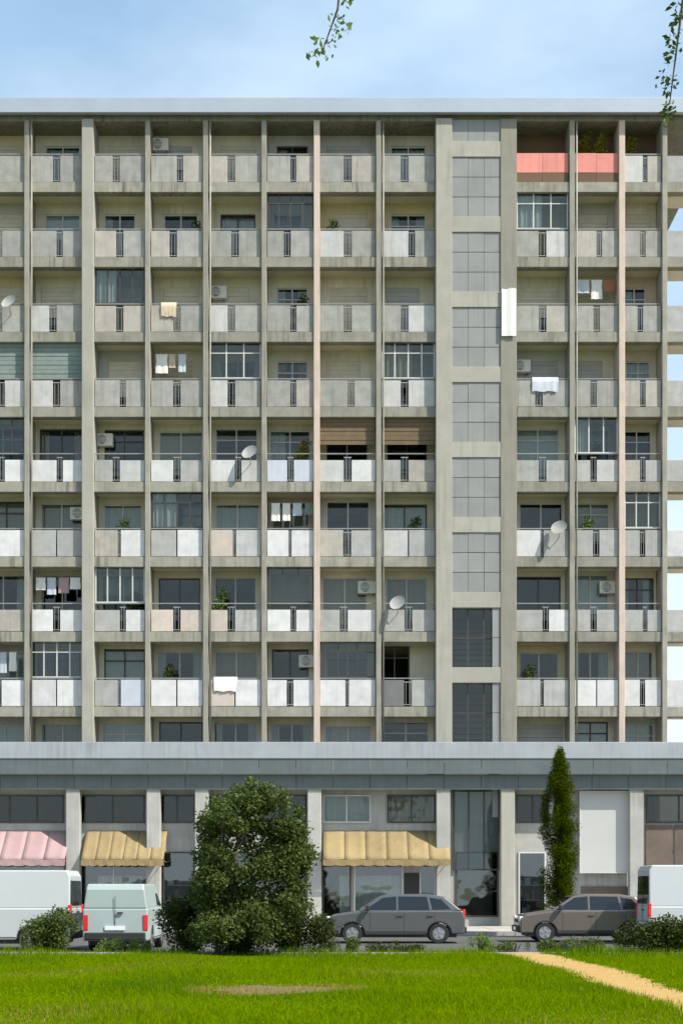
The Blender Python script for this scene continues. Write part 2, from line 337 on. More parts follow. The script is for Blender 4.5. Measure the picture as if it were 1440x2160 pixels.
# floors' light panels: row -> kind by pixel column (from the photograph)
LIGHT={4:'',5:'',6:'',7:''}
def panel_mat(k,px):
    u=random.random()
    if k==0 and 1088<px<1326: return M['coral']
    if k==7:
        if px<172: return M['panel_w']
        if 172<px<238: return M['panel']
        if 238<px<345: return M['panel_b']
        if 345<px<410: return M['panel_w']
        if 410<px<510: return M['panel_p']
        if 510<px<545: return M['panel_w']
        if 578<px<782 and not 646<px<680: return M['panel_w']
        if 782<=px<850: return M['panel_d']
        if px>1088: return M['panel_w'] if u<.6 else M['panel']
    if k==6:
        if 60<px<172 or 238<px<306 or 578<px<646 or 748<px<816 : return M['panel_w']
        if 306<px<476: return random.choice((M['panel_b'],M['panel_p']))
        if 1150<px<1200: return M['panel_w']
    if k==5:
        if 238<px<420 or px<100 or 578<px<640: return M['panel_w'] if u<.75 else M['panel']
        if 420<px<510: return M['panel_p']
        if px>1088: return M['panel_w'] if u<.35 else M['panel']
    if k==4:
        if px<40 or 136<px<172 or 60<px<110 or 748<px<782 or 340<px<380 or 440<px<476 or 238<px<272: return M['panel_w']
        if 578<px<646: return M['panel_b']
    if k==3 and 405<px<476: return M['panel_l']
    return M['panel_l'] if u<.14 else (M['panel_t'] if u<.3 else (M['panel_o'] if k<4 else M['panel']))
def pxof(x): return x*S0+720
nwin=0
fold_cache={}
def curtain_mesh(wd,ht,n=14):
    mb=MB()
    for i in range(n+1):
        x=wd*i/n; y=.035*math.sin(i*2.1)+.01*math.sin(i*5.3); mb.v+= [(x,y,0),(x,y,ht)]
    for i in range(n): a=2*i; mb.f.append((a,a+2,a+3,a+1))
    return mb
for k in range(-1,NF):
    z=zc(k); ztop=z-.86      # underside above the storey beneath parapet k ... storey k+1
for k in range(NF):
    z=zc(k); fl=z-.53; ceil=z+3.0-.86 if k>0 else 32.36
    for bi,(a,b) in enumerate(bays):
        wd=b-a; pc=pxof((a+b)/2)
        if pxof(b)<-40: continue
        # parapet: two or three panels with a barred gap
        pat=random.choice([(.0,.43,.57,1.0),(.0,.36,.50,1.0),(0,.50,.62,1.0)])
        if k==0 and pc>1088 and pc<1320 : pat=(0,.5,.5,1)
        elif k in (5,7) : pat=random.choice([(0,.46,.52,1),(0,.49,.51,1),(0,.42,.56,1)])
        spans=[(a+wd*pat[0]+.01,a+wd*pat[1]-.005),(a+wd*pat[2]+.005,a+wd*pat[3]-.01)]
        ph=.55 if k!=4 and k!=6 else .36
        for (s0,s1) in spans:
            m=panel_mat(k,pxof((s0+s1)/2)); dz=random.uniform(-.01,.01)
            cor=m==M['coral']; o=box('parapet_panel',m,s0,s1,.02+random.uniform(-.008,.008),.09,z-(.12 if cor else .50),z+(.66 if cor else ph)+dz,B,bevel=.008)
            if cor: box('kick_board',M['wall_br'],s0,s1,.03,.09,z-.53,z-.13,B)
            if m==M['coral']: o['label']='coral painted parapet panel'
        if pat[2]-pat[1]>.05: railing(spans[0][1]+.01,spans[1][0]-.01,z-.5,z+.5,.06,B)
        # handrail
        box('handrail',M['rail'],a+.01,b-.01,.03,.08,z+.60,z+.64,B)
        # back wall with window
        wallm=M['wall_br'] if (k==0 and pc>1088) else M['wall']
        dark_=(bi==8 and k==7)
        wx0=a+.18*wd; wx1=a+.86*wd; wz0=fl+.02; wz1=ceil-.42
        if (bi+k)%3==1: wx0=a+.10*wd; wx1=a+.74*wd
        if k>=4: wx0=a+random.uniform(.02,.12)*wd; wx1=a+random.uniform(.86,.97)*wd; wz1=ceil-random.uniform(.12,.3)
        if k==0 and pc>1088: wz1=ceil-.7
        if dark_: wx0=a-.05; wx1=a+.55*wd; wz1=ceil-.05
        hue=random.random(); wallm=wallm if wallm!=M['wall'] else (M['wall'] if hue<.72 else random.choice((M['wall_y'],M['wall_g'],M['wall_p'])))
        mb=MB(); y0=DEP; y1=DEP+.2
        mb.box(a-.12,wx0,y0,y1,fl-.03,ceil); mb.box(wx1,b+.12 if bi!=8 else b,y0,y1,fl-.03,ceil); mb.box(wx0,wx1,y0+.002,y1,wz1,ceil)
        mb.build('back_wall',wallm,B)
        # window: frame + 2 panes + curtain
        fr=MB(); t=.055
        for xx in (wx0,(wx0+wx1)/2-t/2,wx1-t): fr.box(xx,xx+t,y0+.05,y0+.12,wz0,wz1)
        fr.box(wx0,wx1,y0+.052,y0+.118,wz1-t,wz1); fr.box(wx0,wx1,y0+.052,y0+.118,wz0,wz0+t)
        trans=random.random()<.4
        if trans: fr.box(wx0,wx1,y0+.054,y0+.116,wz1-.5,wz1-.45)
        win=fr.build('window',M['frame'] if random.random()<.75 else M['frame_d'],B)
        mid=(wx0+wx1)/2
        for (p0,p1) in (((wx0+t,mid-t/2),(mid+t/2,wx1-t)) if not dark_ else ()):
            MB().box(p0,p1,y0+.08,y0+.09,wz0+t,wz1-t).build('pane',M['glass'],win)
        u_=random.random()
        if dark_: pass
        elif u_<(.66 if k<4 else .07):
            h=(.98 if random.random()<.5 else random.uniform(.45,.9))*(wz1-wz0); nn=max(2,int(h/.17)); sh=MB()
            for q in range(nn): sh.box(wx0+.01,wx1-.01,y0+.015+.006*(q%2),y0+.04,wz1-h+q*h/nn+.004,wz1-h+(q+1)*h/nn-.004)
            sh.build('roller_shutter',random.choice((M['shut'],M['shut'],M['shut_g'])),win)
        elif random.random()<(.75 if k<4 else .42):
            cm=M['curtain'] if random.random()<.75 else M['curtain_b']; full=random.random()<.3
            ws=[(wx0+.03,wx1-.03)] if full else ([(wx0+.03,wx0+.03+random.uniform(.2,.45)*(wx1-wx0))] if random.random()<.5 else [(wx0+.03,wx0+.35),(wx1-.4,wx1-.03)])
            for (c0,c1) in ws: curtain_mesh(c1-c0,wz1-wz0-.03).build('curtain',cm,win,(c0,y0+.26,wz0))
        elif random.random()<.4:
            h=random.uniform(.3,.9)*(wz1-wz0); box('roller_blind',M['curtain'] if random.random()<.6 else M['curtain_b'],wx0+.03,wx1-.03,y0+.15,y0+.17,wz1-h,wz1,win)
        nwin+=1
# party walls inside + dark inner wall
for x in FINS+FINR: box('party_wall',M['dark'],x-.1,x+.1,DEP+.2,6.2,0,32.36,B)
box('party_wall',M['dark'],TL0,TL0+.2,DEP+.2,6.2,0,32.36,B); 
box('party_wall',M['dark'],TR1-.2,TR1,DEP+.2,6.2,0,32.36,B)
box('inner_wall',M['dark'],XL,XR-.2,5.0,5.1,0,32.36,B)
# corner balcony panels beyond the body
for k in range(NF):
    z=zc(k); m=M['panel_w'] if k in (5,7) else M['panel']
    box('parapet_panel',m,XR+.12,XE-.02,.02,.09,z-.50,z+(.55 if k not in (4,6) else .36),B,bevel=.008)
    box('corner_post',M['conc'],XE-.16,XE-.02,.10,.24,z-.53,z+2.14 if k else 32.36,B)
# special blinds and colour patches seen in the loggias
def blind(px0,px1,py0,py1,m,label,slats=True):
    o=empty('loggia_blind',(0,0,0)); o.parent=B; o['label']=label
    mb=MB(); x0,x1=X(px0),X(px1); z0,z1=Z(py1),Z(py0); n=max(3,int((z1-z0)/.16))
    for i in range(n):
        h=(z1-z0)/n; box('slat',m,x0,x1,.16-.012*(i%2),.18,z0+i*h+.008,z0+(i+1)*h-.004,o)
def fabric(px0,px1,py0,py1,m,name,label,y=.2):
    x0,x1=X(px0),X(px1); z0,z1=Z(py1),Z(py0); mb=curtain_mesh(x1-x0,z1-z0,22); o=mb.build(name,m,B,(x0,y,z0)); o['label']=label; return o
bz=lambda k:(zc(k)+.66, zc(k)+2.10)
def lo(i): return bays[i]
for bi in (0,1,2):
    a,b=bays[bi]; z0,z1=bz(3); blind(pxof(a+.02),pxof(b-.02),HOR-(z1-EYE)*S0,HOR-(z0+.02-EYE)*S0,M['teal'],'faded teal slatted blind lowered in a loggia')
for bi in (7,8):
    a,b=bays[bi]; z0,z1=bz(4); blind(pxof(a+.02),pxof(b-.02),HOR-(z1-EYE)*S0,HOR-(z0+.35-EYE)*S0,M['brown'],'brown slatted blind lowered in a loggia')
# enclosed loggias: glazing put in above the parapet by some tenants
ENC=((6,1),(3,2),(8,3),(1,4),(5,3),(6,6),(4,5),(9,1),(11,5),(10,4),(2,7),(3,6),(7,7))
for (bi,k) in ENC:
    a,b=bays[bi]; z0=zc(k)+.66; z1=zc(k)+2.12; fr=MB(); n=3+(bi+k)%2; t=.05; yy=.12
    for i in range(n+1): xx=min(max(a+(b-a)*i/n-t/2,a+.01),b-t-.01); fr.box(xx,xx+t,yy,yy+.06,z0,z1)
    fr.box(a+.01,b-.01,yy+.002,yy+.058,z1-t,z1); fr.box(a+.01,b-.01,yy+.002,yy+.058,z0,z0+t)
    if k%2: fr.box(a+.01,b-.01,yy+.004,yy+.056,z1-.46,z1-.42)
    e=fr.build('loggia_glazing',M[random.choice(('frame','frame','frame_d'))],B)
    for i in range(n): MB().box(a+(b-a)*i/n+t/2,a+(b-a)*(i+1)/n-t/2,yy+.025,yy+.035,z0+t,z1-t).build('pane',M['glass'],e)
    if random.random()<.6: w_=(b-a)*random.uniform(.25,.6); curtain_mesh(w_,z1-z0-.1).build('curtain',M[random.choice(('curtain','curtain_b'))],e,(a+.06,yy+.14,z0+.05))
# downpipes beside some fins
for x in (FINS[2]+.19,FINS[5]+.19,FINS[8]+.19,FINR[0]+.19): MB().tube([(x,-.075,6.7),(x,-.075,32.3)],.035,10).build('downpipe',M['conc_edge'],B,smooth=True)
# ---- stair tower ----
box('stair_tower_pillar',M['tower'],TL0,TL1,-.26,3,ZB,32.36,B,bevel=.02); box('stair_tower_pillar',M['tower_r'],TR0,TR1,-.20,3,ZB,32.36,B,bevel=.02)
box('stair_back_wall',M['conc'],TL1,TR0,3.0,3.2,0,32.36,B)
for k in range(NF):
    zb=zc(k)+.72
    box('landing_beam',M['tower'],TL1+.002,TR0-.002,-.19,.25,zb-.31,zb+.31,B,bevel=.012)
    box('landing_slab',M['conc'],TL1+.002,TR0-.002,.25,3,zb-.31,zb-.1,B)
    z0=zb-3.0+.31; z1=zb-.31
    if k<6:
        h=(z1-z0); nrow=3; n=3; w3=(TR0-TL1)/n
        for c in range(n):
            for r_ in range(nrow):
                box('stair_panel',M['louv'],TL1+c*w3+.006,TL1+(c+1)*w3-.006,-.15+random.uniform(-.006,.006),-.10,z0+r_*h/nrow+.012,z0+(r_+1)*h/nrow-.012,B)
    else:
        fr=MB(); n=3; w3=(TR0-TL1)/n
        for c in range(n+1): fr.box(TL1+c*w3-.03+(.03 if c==0 else 0)-(.03 if c==n else 0),TL1+c*w3+.03+(.03 if c==0 else 0)-(.03 if c==n else 0),.02,.09,z0,z1)
        fr.box(TL1+.03,TR0-.03,.022,.088,(z0+z1)/2-.03,(z0+z1)/2+.03)
        wn=fr.build('stair_window',M['frame_d'],B)
        for c in range(n): MB().box(TL1+c*w3+.03,TL1+(c+1)*w3-.03,.05,.06,z0,z1).build('pane',M['glass'],wn)
        for r_ in range(2): box('stair_panel',M['louv'],TL1+2.5*w3,TR0-.01,-.14,-.09,z0+r_*(z1-z0)/2+.01,z0+(r_+1)*(z1-z0)/2-.01,B)
        # stair flight seen behind
        st=MB()
        for s in range(9): st.box(TL1+.2,TR0-.2,.9+s*.2,1.1+s*.2,z0+s*.26,z0+s*.26+.14)
        st.build('stair_flight',M['conc'],B)
k=-1
w3=(TR0-TL1)/3
for c in range(3): box('stair_panel',M['louv'],TL1+c*w3+.006,TL1+(c+1)*w3-.006,-.15,-.10,zc(0)+1.03+.012,32.34,B)

# ---- canopy over the podium ----
CYF=-1.15; dC=58.85
zt,zm,zb=Z(1565,dC),Z(1600,dC),Z(1664,dC)
box('canopy_coping',M['coping'],XL-2,XE+4,CYF,-.60,zm,zt,B,bevel=.02)
cl0=XL-2; n=26; cw=(XE+4-cl0)/n
zd=(zm+zb)/2
for i in range(n):
    box('cladding_panel',M['clad'],cl0+i*cw+.01,cl0+(i+1)*cw-.01,CYF+.04+random.uniform(-.004,.004),CYF+.10,zd,zm-.002,B)
    box('cladding_panel',M['clad'],cl0+i*cw+.01,cl0+(i+1)*cw-.01,CYF+.30+random.uniform(-.004,.004),CYF+.36,zb,zd-.002,B)
box('canopy_ledge',M['clad'],cl0,XE+4,CYF+.105,CYF+.30,zd+.01,zd+.05,B)
box('canopy_soffit',M['pod'],XL-2,XE+4,CYF+.36,-.02,zb+.04,zb+.16,B)
# podium columns
for px,m in ((17-120,'pod'),(153,'pod'),(323,'pod'),(425,'pod'),(663,'pod'),(935,'pod'),(1071,'tower'),(1343,'pod')):
    x=X(px,59.1); box('podium_column',M[m],x-.27,x+.27,CYF+.36,CYF+.80,.14,zb+.04,B,bevel=.02)
# mezzanine wall & windows
mz0,mz1=Z(1766),Z(1664)+.2
def hole_window(px0,px1,z0,z1,fm,curt=None,nm=3,name='window',gl='glass',y=-.1):
    x0,x1=X(px0),X(px1); fr=MB(); t=.06
    for i in range(nm+1):
        xx=x0+(x1-x0)*i/nm; xx=min(max(xx-t/2,x0),x1-t); fr.box(xx,xx+t,y,y+.09,z0,z1)
    fr.box(x0,x1,y+.002,y+.088,z1-t,z1); fr.box(x0,x1,y+.002,y+.088,z0,z0+t); wn=fr.build(name,M[fm],B)
    for i in range(nm):
        MB().box(x0+(x1-x0)*i/nm+t/2,x0+(x1-x0)*(i+1)/nm-t/2,y+.04,y+.05,z0+t,z1-t).build('pane',M[gl],wn)
    if curt: 
        curtain_mesh(x1-x0-.1,z1-z0-.05,26).build('curtain',M[curt],wn,(x0+.05,y+.3,z0))
    return wn
segs=[(-150,136,'frame_d',None),(170,306,'frame_d',None),(336,412,'frame_d',None),(440,646,'frame_d',None),(680,782,'frame','curtain'),(816,918,'frame_d','curtain_b'),(1088,1156,'frame_d',None),(1360,1500,'frame_d',None)]
wz0,wz1=Z(1736),Z(1690)+.25
cuts=[]
mb=MB()
edges=[XL]+[X(v) for s in segs for v in s[:2]]+[XE]
for i in range(0,len(edges),2): 
    if edges[i+1]-edges[i]>.02: mb.box(edges[i],edges[i+1],-.05,.15,Z(1768),mz1+.6)
for s in segs: mb.box(X(s[0]),X(s[1]),-.05,.15,Z(1768),wz0); mb.box(X(s[0]),X(s[1]),-.05,.15,wz1,mz1+.6)
mb.build('podium_wall',M['pod'],B)
for s in segs: hole_window(s[0],s[1],wz0,wz1,s[2],s[3],max(2,int((s[1]-s[0])/50)))
box('upper_podium_wall',M['wall'],XL,TL0,DEP,DEP+.2,6.6,zc(8)-.9,B)
# shopfronts z .12 - 2.36
sz1=Z(1768)
shops=[(-150,-10,'frame',None),(-6,136,'frame','curtain'),(170,312,'frame',None),(336,412,'frame_d',None),(440,560,'frame_d',None),(566,646,'frame_d',None),(680,740,'frame_d',None),(746,850,'frame',None),(884,918,'frame',None),(960,1050,'frame_d',None),(1092,1150,'frame',None),(1360,1500,'frame_d','curtain_b')]
mb=MB(); last=XL
for s in shops:
    x0,x1=X(s[0]),X(s[1])
    if x0-last>.01: mb.box(last,x0,-.05,.15,.12,sz1)
    mb.box(x0,x1,-.05,.15,.12,.5); mb.box(x0,x1,-.05,.15,sz1-.55,sz1); last=x1
    hole_window(s[0],s[1],.5,sz1-.55,s[2],s[3],max(1,int((s[1]-s[0])/55)),'shop_window','glass_shop')
mb.box(last,XE,-.05,.15,.12,sz1); mb.build('shopfront_wall',M['pod'],B)
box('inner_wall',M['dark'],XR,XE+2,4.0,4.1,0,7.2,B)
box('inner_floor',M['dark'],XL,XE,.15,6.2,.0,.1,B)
for (p0,p1,mm_) in ((716,846,'curtain'),(204,300,'curtain')):
    o=curtain_mesh(X(p1)-X(p0),1.6,30).build('display_curtain',M[mm_],B,(X(p0),.35,.55)); o['label']='pale curtain behind the shop window'
for (p0,p1) in ((-140,-16),(346,402),(450,550),(572,640),(1096,1146),(1366,1440)):
    for zz in (.55,1.15,1.75):
        box('shelf',M['frame'],X(p0),X(p1),.9,1.25,zz,zz+.03,B); x_=X(p0)+.05
        while x_<X(p1)-.25:
            w_=random.uniform(.1,.24); h_=random.uniform(.12,.42); box('shelf_goods',random.choice((M['terra'],M['yellow'],M['panel_b'],M['curtain'],M['teal'],M['pink'],M['wood'])),x_,x_+w_,.95,1.15,zz+.035,zz+.035+h_,B); x_+=w_+random.uniform(.02,.15)
# dark entrance leaf + door by the brown shop
d=box('door',M['black'],X(852),X(883),-.09,-.05,.12,2.25,B); box('handle',M['rim'],X(878),X(880),-.13,-.09,1.0,1.35,d)
# tall dark glazed entrance under the stair tower, 952..1054
e=hole_window(955,1052,Z(1836),mz1,'frame_d',None,3,'entrance_glazing','glass',-.16)
# brown wainscot and white board at right
box('brown_wall_panel',M['pod_br'],X(1224),X(1338),-.12,-.052,.6,Z(1870),B)
for i in range(2): box('brown_wall_panel',M['pod_br'],X(1360+i*60),X(1416+i*60),-.12,-.052,Z(1836),Z(1740),B)
wb=empty('white_board',(X(1275,59.6),-.45,Z(1840))); tag(wb,'tall blank white board on the podium wall right of the cypress','board')
x0=-.98;x1=.98;h=Z(1668)-Z(1836)
box('board_face',M['white'],x0,x1,-.03,.0,0,h,wb,bevel=.005); fr=MB(); fr.box(x0-.04,x0,-.05,.03,-.04,h+.04); fr.box(x1,x1+.04,-.05,.03,-.04,h+.04); fr.box(x0,x1,-.05,.03,-.04,-.001); fr.box(x0,x1,-.05,.03,h+.001,h+.04); fr.build('frame',M['frame'],wb)
br=MB(); br.box(-.7,-.6,.03,.40,.4,.5); br.box(.6,.7,.03,.40,.4,.5); br.box(-.7,-.6,.03,.40,h-.5,h-.4); br.box(.6,.7,.03,.40,h-.5,h-.4); br.build('bracket',M['rail'],wb)
# awnings
def awning(px0,px1,m,label):
    d=58.6; x0,x1=X(px0,d),X(px1,d); t=empty('awning',((x0+x1)/2,-.06,0)); tag(t,label,'awning','shop awnings along the podium'); W=(x1-x0)/2
    zt=Z(1752,59.9); zf=Z(1812,58.6); n=6
    for i in range(n):
        a=-W+2*W*i/n; b=-W+2*W*(i+1)/n; mb=MB(); NX=4; NY=6
        for v_ in range(NY+1):
            for u_ in range(NX+1):
                fx=u_/NX; fy=v_/NY; x=a+.003+(b-a-.006)*fx; zz=zt+(zf-zt)*fy-(.02+.04*abs(math.sin(i*2.3+px0)))*math.sin(fx*math.pi)*math.sin(fy*math.pi*.9)-.03*math.sin(fy*math.pi)+.008*math.sin(x*9+fy*4)
                mb.v.append((x,-1.3*fy,zz))
        for v_ in range(NY):
            for u_ in range(NX): q=v_*(NX+1)+u_; mb.f.append((q,q+NX+1,q+NX+2,q+1))
        o_=mb.build('awning_cloth',m,t,smooth=True); sd_=o_.modifiers.new('thickness','SOLIDIFY'); sd_.thickness=.012
    v=MB(); K=30
    for i in range(K+1):
        x=-W+2*W*i/K; zz=zf-.24-.04*abs(math.sin(i*math.pi/3)); v.v+=[(x,-1.302,zf-.02),(x,-1.30+.01*math.sin(i*1.7),zz)]
    for i in range(K): a=2*i; v.f.append((a,a+1,a+3,a+2))
    v.build('valance',m,t)
    ar=MB(); 
    for s in (-W+.05,0,W-.05): ar.tube([(s,0,zf-.1),(s,-1.27,zf-.05)],.018,6)
    ar.build('arm',M['rail'],t)
awning(-140,137,M['pink'],'pale pink shop awning above the white van at far left')
awning(171,345,M['yellow'],'yellow shop awning between the pink awning and the bushy tree')
awning(681,950,M['yellow'],'yellow shop awning between the bushy tree and the stair tower')

# ---------------- vegetation ----------------
def shrub(px0,px1,ptop,d,m,label,n,cat='bush',size=.07,group='shrubs along the lawn edge'):
    x0,x1=X(px0,d),X(px1,d); h=Z(ptop,d); y=CY+d; t=empty('shrub',((x0+x1)/2,y,.02)); tag(t,label,cat,group); W=(x1-x0)/2; cl=[]
    k=max(7,int(W*13)); n=int(n*1.7)
    for i in range(k):
        u=random.uniform(-.82,.82); hh=h*(.55+.45*math.sqrt(max(0,1-u*u)))*random.uniform(.7,1.0); r=random.uniform(.18,.3)*min(1.3,max(W,h)); r=min(r,h*.42)
        cl.append((u*W,random.uniform(-.35,.35),max(r*.6,hh-r),r,r,r)); 
        if i%2: cl.append((u*W*.9,random.uniform(-.3,.3),hh*.4,r,r,hh*.4))
    leaves('foliage',m,cl,n,size,t); st=MB()
    for i in range(6): a=random.uniform(-.5,.5)*W; st.tube([(a*.3,0,-.02),(a*.7,random.uniform(-.15,.15),h*.35),(a,random.uniform(-.2,.2),h*.7)],[.025,.018,.008],5)
    st.build('stem',M['bark'],t); return t
shrub(66,176,1900,36.3,M['leaf'],'rounded green shrub in front of the white van near left edge',4200)
shrub(200,318,1974,36.0,M['leaf_l'],'low light green shrub in front of the rear of the left van',1500,size=.05)
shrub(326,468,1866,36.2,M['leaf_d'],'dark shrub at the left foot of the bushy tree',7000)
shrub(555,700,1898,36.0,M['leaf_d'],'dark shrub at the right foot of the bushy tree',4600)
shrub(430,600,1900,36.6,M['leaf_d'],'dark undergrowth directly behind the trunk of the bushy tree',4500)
shrub(690,760,1968,36.0,M['leaf'],'small low green shrub between the bushy tree and the grey car',900,size=.05)
shrub(985,1040,1966,36.2,M['leaf_l'],'small light green shrub just left of where the sand path starts',700,size=.05)
shrub(1130,1300,1972,36.3,M['leaf'],'low green hedge strip right of the sand path, before the taupe car',2400,size=.05)
shrub(1284,1500,1926,36.0,M['leaf_d'],'dark hedge at the right edge in front of the white van',5200)
shrub(745,905,1984,36.1,M['leaf_d'],'low dark ground shrub in front of the grey hatchback',1500,size=.05)
shrub(1030,1130,1982,36.2,M['leaf'],'low green tuft of shrub beside the start of the sand path',700,size=.05)
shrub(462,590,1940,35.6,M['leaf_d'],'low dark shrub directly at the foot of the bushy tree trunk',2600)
def tree():
    d=35.2; x=X(459,d); t=empty('bushy_tree',(x,CY+d,.02)); tag(t,'bushy dark green tree on the lawn edge left of centre','tree')
    tr=MB(); tr.tube([(0,0,-.1),(.02,0,.6),(-.02,.02,1.2),(.15,.0,1.9),(.45,0,2.6),(.7,0,3.3)],[.12,.1,.09,.075,.05,.02],10); tr.build('trunk',M['bark'],t,smooth=True)
    lb=MB(); cl=[]
    ends=[]
    for i in range(60):
        px=random.uniform(418,642); 
        u=(px-532)/115; top=1648+150*abs(u)**2; py=random.uniform(top+18,1965)
        cx=X(px,d)-x; cz=Z(py,d)-.02; cy=random.uniform(-.9,.9)*math.sqrt(max(.1,1-u*u)); r=random.uniform(.22,.42)
        cl.append((cx,cy,cz,r*random.uniform(.8,1.3),r,r*random.uniform(.7,1.1))); 
        if i%3==0: lb.tube([(.1*cz/2,0,min(cz*.55,2.4)),((cx)*.55,cy*.5,cz*.8),(cx,cy,cz)],[.04,.028,.01],6)
    for (px,py) in ((530,1655),(505,1672),(560,1668),(600,1700),(628,1715),(470,1715),(448,1745),(425,1775),(640,1760)):
        cl.append((X(px,d)-x,random.uniform(-.3,.3),Z(py,d),.17,.2,.2))
    for (px,py,rr) in [(random.uniform(-12,12)+q,random.uniform(-12,12)+p,random.uniform(.27,.38)) for p in range(1700,1960,48) for q in range(440 if p>1730 else 470,640 if p>1730 else 610,42)]: cl.append((X(px,d)-x,random.uniform(-.4,.2),Z(py,d),rr,.3,rr))
    lb.build('branch',M['bark'],t); leaves('crown',M['leaf'],cl,40000,.085,t,shell=.3)
tree()
def cypress():
    d=50.; x=X(1180,d); t=empty('cypress_tree',(x,CY+d,.12)); tag(t,'slim dark cypress standing in front of the podium right of the stair tower','tree')
    zt=Z(1578,d)-.12; tr=MB(); tr.tube([(0,0,-.1),(0,0,zt*.5),(0,0,zt*.95)],[.1,.07,.02],8); tr.build('trunk',M['bark'],t)
    cl=[]
    for i in range(150):
        u=(i+random.random())/150; z=.35+u*(zt-.55); W=.60*min(1,(1-u)*3.6+.10); a=random.uniform(0,6.28); q=W*random.uniform(.1,.95)
        cl.append((q*math.cos(a),q*math.sin(a),z,.16+.10*(1-u),.18,.34))
    cl+= [(0,0,.6+k*.5,.3,.3,.4) for k in range(11)]
    leaves('crown',M['leaf_c'],cl,60000,.068,t,shell=.3,asp=.35)
cypress()
def overhead():
    t=empty('overhanging_tree',(4.6,-52,0)); tag(t,'leafy branch tips hanging into the sky from a tree outside the frame','tree')
    tr=MB(); tr.tube([(0,0,-.1),(.05,0,2),(0,.1,4),(-.3,.1,5.6),(-.2,.2,7.5),(0,.3,9)],[.2,.17,.15,.12,.08,.03],10); tr.build('trunk',M['bark'],t,smooth=True)
    lb=MB(); lb.tube([(-.1,.1,4.6),(-1,.05,6.2),(-2.2,0,7.1),(-3.4,0,7.3),(-4.5,0,6.9)],[.1,.07,.05,.035,.012],8)
    lb.tube([(-4.5,0,6.9),(-4.6,0,6.5),(-4.62,0,6.3),(-4.70,0,6.08)],[.012,.008,.006,.003],5)
    lb.tube([(-2.0,0,7.0),(-2.5,0,6.75),(-2.78,0,6.35),(-2.85,0,5.8)],[.03,.014,.008,.003],5)
    lb.tube([(-.2,.1,5.6),(1.2,.8,7.4),(1.8,1.2,8.2)],[.09,.05,.02],7); lb.tube([(-.1,.1,6),(-.9,-1.2,7.6),(-1.2,-1.8,8.2)],[.09,.05,.02],7)
    lb.build('branch',M['bark'],t)
    cl=[(-4.58,0,6.42,.07,.12,.12),(-4.62,0,6.22,.07,.1,.1),(-4.72,0,6.08,.09,.1,.07),(-2.83,0,6.12,.05,.1,.1),(-2.86,0,5.92,.06,.1,.1),(-2.80,0,6.28,.06,.1,.08),(-2.86,0,5.74,.06,.08,.07)]
    for q_,c_ in enumerate(cl): leaves('leaf_spray',M['leaf_l'] if q_<3 else M['leaf'],[c_],40,.034,t,shell=.1)['kind']='stuff'
    cl2=[]
    for i in range(40): 
        a=random.uniform(0,6.28); r=random.uniform(.3,2.4); cl2.append((r*math.cos(a)-.6,r*math.sin(a),8.6+random.uniform(-.7,1.5)-.15*r,.5,.5,.35))
    leaves('crown',M['leaf'],cl2,9000,.1,t)
overhead()
# potted plants in the loggias
def plant(bi,k,fx,m,label,hh=1.5):
    a,b=bays[bi]; x=a+(b-a)*fx; z=zc(k)-.53; t=empty('potted_plant',(x,.6,z)); tag(t,label,'potted plant','plants in the loggias')
    MB().tube([(0,0,.0),(0,0,.3),(0,0,.34)],[.13,.18,.19],12).build('pot',M['terra'],t)
    s=MB(); s.tube([(0,0,.3),(.03,0,hh*.6),(0,0,hh)],[.02,.015,.006],5); s.build('stem',M['bark'],t)
    leaves('foliage',m,[(0,-.1,hh,.3,.25,.35),(.12,-.1,hh+.35,.25,.2,.28),(-.15,-.15,hh-.2,.25,.2,.25)],420,.11,t,shell=.2)
nR=len(FINS)
plant(nR+1,0,.28,M['leaf_o'],'tall olive green plant behind the coral parapet, top floor',1.75)
plant(nR+1,0,.62,M['leaf_o'],'second olive plant behind the coral parapet, nearer the pink fin',1.6)
plant(nR+2,0,.2,M['leaf_o'],'yellowish plant in the top floor loggia right of the coral parapet',1.5)
plant(4,7,.3,M['leaf'],'leafy plant behind the lowest white parapet panels, left half',1.2)
plant(6,2,.7,M['leaf'],'green potted plant on the third floor from the top, left of the stair tower',1.15)
plant(3,5,.5,M['leaf_l'],'light green potted plant on the sixth loggia row beside the broad fin',1.1)
plant(nR+1,4,.5,M['leaf'],'green potted plant on the fifth loggia row right of the stair tower',1.15)
ROWN=['top','second','third','fourth','fifth','sixth','seventh','lowest']
def bayname(bi):
    if bi>nR: return ['the first bay right of the stair tower','the bay between the tower bay and the pinkish fin','the last bay before the open right corner'][bi-nR] if bi-nR<3 else 'the right corner'
    n_={8:'first',7:'second',6:'third',5:'fourth',4:'fifth'}
    if bi in n_: return 'the %s bay left of the stair tower'%n_[bi]
    return {3:'the bay right of the broad pale fin',2:'the bay left of the broad pale fin',1:'the leftmost full bay',0:'the bay cut by the left edge'}[bi]
def bayn(bi): return 'the first bay right of the stair tower' if bi==nR else bayname(bi)
def where(bi,k): return ROWN[k]+' row, '+bayn(bi).replace('the ','',1)
